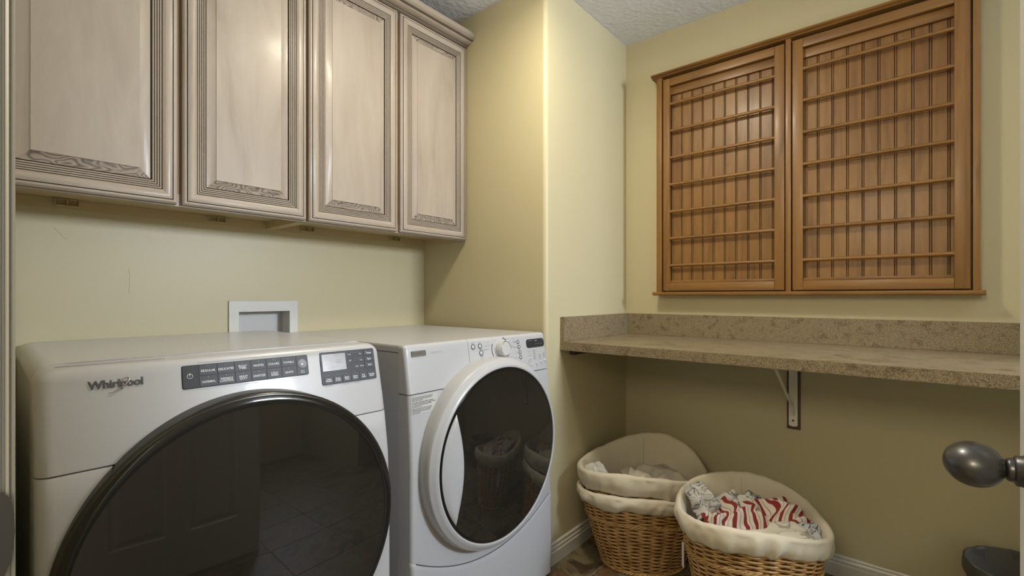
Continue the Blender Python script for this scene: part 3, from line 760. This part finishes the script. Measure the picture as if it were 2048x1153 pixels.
pts = [(y0, .888), (y0, .578)]+[((y0+y1)/2-(y1-y0)/2*math.cos(PI*k/8), .578-.006*math.sin(PI*k/8)) for k in range(1, 8)]+[(y1, .578), (y1, .888)]
loft(bm, [[(x, a, b) for a, b in pts], [(x+.003, a, b) for a, b in pts]], True, True, True)
box(bm, 1.86, XD-.012, y0, y1, .885, .888); obj('wall_plate', bm, 'steel', t)
bm = bmesh.new(); yc = (y0+y1)/2-.001
loft(bm, [[(XD-.013, yc-.006, .628), (XD-.013, yc+.006, .628), (XD-.0125, yc+.006, .616), (XD-.0125, yc-.006, .616)],
          [(XD-.05, yc-.005, .672), (XD-.05, yc+.005, .672), (XD-.047, yc+.005, .664), (XD-.047, yc-.005, .664)],
          [(1.90, yc-.005, .885), (1.90, yc+.005, .885), (1.908, yc+.005, .878), (1.908, yc-.005, .878)]], True, True, True)
obj('strut', bm, 'steel', t)
bm = bmesh.new(); lathe(bm, [(.004, 0), (.004, .001), (.002, .0018)], 12, 0, Matrix.Translation((x, (y0+y1)/2, .597)) @ Matrix.Rotation(-PI/2, 4, 'Y')); obj('screw', bm, 'dark', t)

# ------------------------------------------------------------ wooden drying rack on the right wall
t = thing('drying_rack', 'honey-stained wooden wall drying rack with two beadboard panels and rods', 'drying rack')
XR = 2.240
LY, RYe = .9620, -.1735      # outer sides
boxo('frame_side', (XR-.004, XD-.001, .9375, LY, 1.141, 2.186), 'wood_v', t, .001)
boxo('frame_side', (XR-.004, XD-.001, RYe, -.1545, 1.141, 2.186), 'wood_v', t, .001)
boxo('center_stile', (XR-.004, XD-.001, .3860, .4050, 1.141, 2.186), 'wood_v', t, .001)
bm = bmesh.new()
cp_ = [(XD-.001, 2.186), (XD-.001, 2.2035), (XR-.020, 2.2035), (XR-.024, 2.2010), (XR-.0245, 2.1960), (XR-.022, 2.1930), (XR-.019, 2.1925), (XR-.014, 2.1905), (XR-.010, 2.1880), (XR-.0085, 2.186)]
extrude_profile(bm, cp_, 1, -.194, .983); obj('top_cap', bm, 'wood_h', t, True, 30)
bm = bmesh.new(); sp = [(XD-.001, 1.1245), (XD-.001, 1.141), (XR-.016, 1.141), (XR-.020, 1.1385), (XR-.0205, 1.1330), (XR-.0185, 1.1270), (XR-.0155, 1.1245)]
extrude_profile(bm, sp, 1, -.1855, .9765); obj('bottom_sill', bm, 'wood_h', t, True, 30)
def rpanel(ya, yb, ia, ib):
    """ya>yb outer stile edges, ia/ib inner edges"""
    x0, x1 = XR+.003, XR+.023
    boxo('stile', (x0, x1, ia, ya, 1.1465, 2.1745), 'wood_v', t, .0012)
    boxo('stile', (x0, x1, yb, ib, 1.1465, 2.1745), 'wood_v', t, .0012)
    boxo('rail', (x0, x1, ib+.0004, ia-.0004, 2.1385, 2.1745), 'wood_h', t, .0012)
    boxo('rail', (x0, x1, ib+.0004, ia-.0004, 1.1465, 1.1840), 'wood_h', t, .0012)
    boxo('ledge', (x1+.0003, XD-.002, ib-.003, ia+.003, 2.1010, 2.1380), 'wood_h', t, .001)
    boxo('ledge', (x1-.010, XD-.002, ib+.0004, ia-.0004, 1.1845, 1.1960), 'wood_h', t, .001)
    for z in (2.0520, 1.9220, 1.7915, 1.6610, 1.5300, 1.4000, 1.2690):
        bm = bmesh.new(); tube(bm, [(XR+.011, ia+.004, z), (XR+.011, ib-.004, z)], .0074, 14); obj('rod', bm, 'wood_h', t, True, 50)
    # beaded boards, pitch .049
    xb = 2.2765; pitch = .0490; y = ia+.0035; first = True
    while y > ib-.004:
        y1 = max(y-pitch, ib-.004)
        bm = bmesh.new(); pf = [(XD-.004, y-.0002), (xb+.0035, y-.0002), (xb+.0035, y-.0014)]
        for k in range(5): a = PI*k/4; pf.append((xb+.0028-.0030*math.sin(a), y-.0014-.0048*(1-math.cos(a))/2))
        pf += [(xb+.0035, y-.0064), (xb+.0035, y-.0078), (xb+.0003, y-.0082)]
        if y1 < y-.012: pf += [(xb+.0003, y1+.0010), (xb+.0035, y1+.0003)]
        pf += [(XD-.004, y1+.0002)]
        pf = [p for p in pf if p[1] >= y1]
        loft(bm, [[(p[0], p[1], 1.190) for p in pf], [(p[0], p[1], 2.130) for p in pf]], True, True, True)
        bmesh.ops.recalc_face_normals(bm, faces=bm.faces)
        for f in bm.faces:
            c = f.calc_center_median()
            if c.x > xb+.0031 and c.x < xb+.0036+.003 and abs(f.normal.x) > .5 and c.x < XD-.01: f.material_index = 1
        obj('beaded_board', bm, ['wood_v', 'wood_groove'], t, fix=False)
        y = y1-1e-5
        if y1 <= ib-.0035: break
rpanel(.9315, .4100, .9005, .4480)
rpanel(.3810, -.1490, .3445, -.1085)

# ------------------------------------------------------------ wicker baskets
RV = Vector((.6457, -.7636, 0)); FV = Vector((.7636, .6457, 0))
class Basket:
    def __init__(s, name, label, cx, cy, z0, ang, tab, a=(.165, .262), b=(.135, .205), rows=40, seed=0, drop=.055, group=None):
        s.seed = seed; s.z0 = z0; s.a, s.b = a, b; s.tab = tab; s.drop = drop
        s.t = thing(name, label, 'basket', (cx, cy, z0), ang, group); s.build(rows)
    def rim(s, th):     # th=0 along +x (right), pi/2 = back; table every 30 degrees, smooth between
        q = (th % (2*PI))/(PI/6); i = int(q) % 12; t = q-int(q); T = s.tab
        a, b, c, d = T[i-1], T[i], T[(i+1) % 12], T[(i+2) % 12]
        return .5*(2*b+(c-a)*t+(2*a-5*b+4*c-d)*t*t+(3*b-a-3*c+d)*t**3)
    def P(s, th, u, off=0, zz=None):
        """u 0 bottom..1 rim"""
        A = s.a[0]+(s.a[1]-s.a[0])*u**.85+off; B = s.b[0]+(s.b[1]-s.b[0])*u**.85+off; sn = math.sin(th); sy = -abs(sn)**.82 if sn < 0 else sn
        z = s.rim(th)*u if zz is None else zz
        return Vector((A*math.cos(th), B*sy, z))
    def build(s, rows):
        N = 28; seg = N*4; bm = bmesh.new(); rnd = random.Random(s.seed)
        verts, faces = [], []
        def strand(u0, phase, r, amp, k=6, tw=1):
            base = len(verts)
            for i in range(seg):
                th = 2*PI*i/seg; w_ = math.sin(N/2*th+phase)*amp
                p = s.P(th, u0+rnd.uniform(-.0012, .0012), w_); T = s.P(th+.01, u0)-s.P(th-.01, u0); T.normalize()
                up = Vector((0, 0, 1)); out = T.cross(up).normalized(); up = out.cross(T)
                for j in range(k):
                    a = 2*PI*j/k; verts.append(p+out*r*.8*math.cos(a)+up*r*math.sin(a))
            for i in range(seg):
                i2 = (i+1) % seg
                for j in range(k):
                    j2 = (j+1) % k; faces.append((base+i*k+j, base+i2*k+j, base+i2*k+j2, base+i*k+j2))
        for r_ in range(rows):
            u = .035+.955*r_/rows
            strand(u, PI*(r_ % 2), .0038, .0046)
        me = bpy.data.meshes.new('wicker_weave'); me.from_pydata([tuple(v) for v in verts], [], faces)
        o = link('wicker_weave', me, 'wicker', s.t, True); o['kind'] = 'stuff'
        bm = bmesh.new(); loft(bm, [[s.P(2*PI*i/64, u, -.0075) for i in range(64)] for u in (.01, .3, .6, .98)], True); o = obj('gap_shade_shell', bm, 'wickerdark', s.t, True)  # added dark shell, paints the shade seen through the weave gaps
        # stakes
        verts, faces = [], []
        bm = bmesh.new()
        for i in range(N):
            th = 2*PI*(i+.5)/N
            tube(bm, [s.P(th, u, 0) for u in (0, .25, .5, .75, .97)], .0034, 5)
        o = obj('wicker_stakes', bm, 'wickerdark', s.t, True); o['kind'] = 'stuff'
        # twisted base and mid bands
        for u, r, nm in ((.012, .0060, 'base_band'), (.66, .0052, 'middle_band')):
            bm = bmesh.new()
            for ph in (0, 2*PI/3, 4*PI/3):
                pts = []
                for i in range(180):
                    th = 2*PI*i/180; q = s.P(th, u, .006+.0045*math.cos(22*th+ph)); q.z += .0045*math.sin(22*th+ph)+(.003 if u < .1 else 0); pts.append(q)
                tube(bm, pts, r*.62, 6, True)
            obj(nm, bm, 'wicker', s.t, True)
        bm = bmesh.new(); c = [s.P(2*PI*i/48, 0, -.004, .004) for i in range(48)]; bm.faces.new([bm.verts.new(q) for q in c]); 
        c2 = [s.P(2*PI*i/48, .02, -.006, .010) for i in range(48)]; bm.faces.new([bm.verts.new(q) for q in c2]); obj('base', bm, 'wickerdark', s.t)
        # liner
        bm = bmesh.new(); n = 192; sd = s.seed*9.1
        prof = []
        for k in range(9): prof.append(('in', .10+.86*k/8))
        for k in range(1, 8): prof.append(('top', k/8))
        for k in range(0, 9): prof.append(('out', k/8))
        rings = []
        for kind, q in prof:
            ring = []
            for i in range(n):
                th = 2*PI*i/n; cs, sn = math.cos(th), math.sin(th); zr = s.rim(th)
                nz = noise.noise(Vector((cs*2.2, sn*2.2, sd))); nf = noise.noise(Vector((cs*7, sn*7, sd+3+q*1.3)))
                fold = noise.noise(Vector((cs*14+q*1.5, sn*14-q*.8, sd+5)))
                rt = .013+.003*nz
                if kind == 'in':
                    off = -.014+.004*fold*(1-q)+.003*nf; p = s.P(th, q, off)
                elif kind == 'top':
                    a = PI*q; p = s.P(th, 1, rt*.2-(rt)*math.cos(a)+.002*fold); p.z = zr-.006+rt*1.15*math.sin(a)+.003*nf
                else:
                    dr_ = (s.drop+.010*nz+.004*nf)*q; bulge = .006*math.sin(PI*min(1, q*1.1))
                    u2 = 1-dr_/zr
                    p = s.P(th, u2, rt*1.2+bulge-.004*q+.0085*fold*(.25+.75*q)+.005*nf); p.z = zr-.006-dr_
                    if q == 1: p.x -= .004*cs; p.y -= .004*sn
                ring.append(p)
            rings.append(ring)
        loft(bm, rings, True)
        o = obj('cloth_liner', bm, 'cloth', s.t, True, 80)
        md = o.modifiers.new('thick', 'SOLIDIFY'); md.thickness = .0016
        # seam on the back of the liner
        bm = bmesh.new(); th = PI/2-.25; tube(bm, [s.P(th, u, -.0155) for u in (.5, .7, .9, .98)], .0007, 4); obj('liner_seam', bm, 'print_g', s.t)
ang = math.atan2(RV.y, RV.x)
TA = [.312, .365, .392, .374, .337, .314, .307, .318, .326, .324, .308, .300]
TB = [.310, .368, .396, .376, .336, .314, .310, .322, .332, .326, .304, .296]
TC = [.305, .352, .382, .384, .372, .342, .320, .330, .336, .328, .304, .285]
bA = Basket('laundry_basket', 'wicker laundry basket on the floor, lower of the nested stack by the corner', 1.908, .888, 0, ang, TA, a=(.163, .258), b=(.130, .195), seed=1, drop=.046)
bB = Basket('laundry_basket', 'cream-lined wicker basket in the corner, upper of the nested stack', 1.908, .890, .082, ang, TB, a=(.163, .256), b=(.130, .193), seed=2, drop=.072)
bC = Basket('laundry_basket', 'wicker basket with cream liner, heaped with striped and printed clothes', 1.778, .4315, 0, ang, [.0785+.93*q for q in TC], a=(.150, .2325), b=(.125, .190), rows=46, seed=3, drop=.062)
bm = bmesh.new()
p0 = bC.P(PI*1.0, .70, .016); 
for (x, y) in ((0, 0),): box(bm, p0.x-.004, p0.x-.003, p0.y-.012, p0.y+.006, p0.z-.075, p0.z+.01)
obj('care_tag', bm, 'outlet', bC.t)['label'] = 'small white fabric tag'

# ------------------------------------------------------------ clothes
def cloth(name, label, cat, mk, loc, rz, w, d, hgt, folds, seed, tilt=0, group=None, curl=0):
    nx, ny = 56, 44; bm = bmesh.new(); uvl = bm.loops.layers.uv.new('UVMap'); rnd = random.Random(seed)
    V = []; ph = rnd.random()*10
    for j in range(ny+1):
        row = []
        for i in range(nx+1):
            u, v = i/nx-.5, j/ny-.5
            x = w*u; y = d*v
            ridge = (1-abs(noise.noise(Vector((u*folds, v*folds*.45+1.2*u, ph)))*2.1))
            ridge2 = noise.noise(Vector((u*folds*2.1, v*folds*2.1, ph+4)))
            edge = min(1, 4.5*(.5-abs(u)), 4.5*(.5-abs(v))); edge = max(edge, 0)
            z = hgt*(.50*ridge*(.35+.65*edge)+.20*ridge2)*1.0 - hgt*.55*(1-edge)**2 + curl*(u*u)
            x += .22*w*noise.noise(Vector((u*3, v*3, ph+8)))*.5; y += .22*d*noise.noise(Vector((u*3, v*3, ph+12)))*.6
            x += .020*ridge2*w; 
            row.append(bm.verts.new((x, y, z)))
        V.append(row)
    for j in range(ny):
        for i in range(nx):
            f = bm.faces.new((V[j][i], V[j][i+1], V[j+1][i+1], V[j+1][i]))
            for lp, (a, b) in zip(f.loops, ((i, j), (i+1, j), (i+1, j+1), (i, j+1))): lp[uvl].uv = (a/nx, b/ny*d/w)
    o = obj(name, bm, mk, None, True, 85); o.location = loc; o.rotation_euler = (tilt, 0, rz)
    md = o.modifiers.new('thick', 'SOLIDIFY'); md.thickness = .0022
    md = o.modifiers.new('sub', 'SUBSURF'); md.levels = 1; md.render_levels = 1
    tag(o, label, cat, group); return o
a = ang
def at(c, r, f, z): p = c+RV*r+FV*f; return (p.x, p.y, z)
cC = Vector((1.778, .4315, 0))
cloth('folded_shirt', 'white cotton garment with pale tan print at the front of the heaped basket', 'clothing', 'ppale', at(cC, 0.0558, -0.0884, 0.3436), a-.03, 0.2232, 0.1209, 0.0418, 2.2, 3, .05)
cloth('striped_shirt', 'red and white striped garment lying across the heaped basket', 'clothing', 'stripes', at(cC, 0.0186, 0.0047, 0.3556), a-.02, 0.3720, 0.1395, 0.0884, 4.2, 12, .10, curl=.10)
cloth('printed_pajamas', 'white and grey printed garment at the back of the heaped basket', 'clothing', 'pgrey', at(cC, 0.0093, 0.0791, 0.3668), a+.1, 0.2232, 0.1023, 0.0791, 2.6, 21, .2)
cloth('printed_sleeve', 'grey printed white sleeve standing up at the left in the heaped basket', 'clothing', 'pgrey', at(cC, -0.1302, 0.0558, 0.3993), a+.5, 0.0930, 0.1209, 0.0791, 1.9, 33, 1.0)
cloth('printed_sock', 'white sock-like garment with black print at the right in the heaped basket', 'clothing', 'pdark', at(cC, 0.1721, -0.0418, 0.3436), a+1.2, 0.1116, 0.0837, 0.0418, 2.2, 41, .2)
cB = Vector((1.908, .890, 0))
cloth('crumpled_cloth', 'pale crumpled cloth low inside the upper nested basket', 'clothing', 'clothback', at(cB, .06, .02, .355), a+.2, .24, .20, .05, 2.8, 52)
cloth('white_cloth', 'white edged cloth at the left inside the upper nested basket', 'clothing', 'outlet', at(cB, -.185, .015, .372), a+.4, .08, .09, .040, 1.6, 61, .3)

# ------------------------------------------------------------ waste bin
t = thing('waste_bin', 'dark round waste bin with liner bag on the floor, below the door knob', 'bin', (2.115, -.262, 0))
bm = bmesh.new(); lathe(bm, [(.105, .002), (.108, .0), (.135, .265), (.1385, .275), (.1390, .281), (.1365, .283), (.133, .278), (.104, .008)], 48); obj('bin_body', bm, 'bin', t, True, 40)
bm = bmesh.new(); rings = []
for k, (r, z) in enumerate(((.1415, .245), (.1420, .270), (.1400, .2855), (.1340, .2865), (.1310, .270), (.122, .20), (.10, .12), (.02, .10))):
    rings.append([((r+.004*noise.noise(Vector((math.cos(a_)*5, math.sin(a_)*5, k*.7)))*(.4 if k < 4 else 2.2))*math.cos(a_), (r+.004*noise.noise(Vector((math.cos(a_)*5, math.sin(a_)*5, k*.7)))*(.4 if k < 4 else 2.2))*math.sin(a_), z+(.003 if k < 4 else .02)*noise.noise(Vector((math.cos(a_)*6, math.sin(a_)*6, k*1.0)))) for a_ in [2*PI*i/64 for i in range(64)]])
loft(bm, rings, True, False, True); obj('liner_bag', bm, 'bag', t, True, 80)
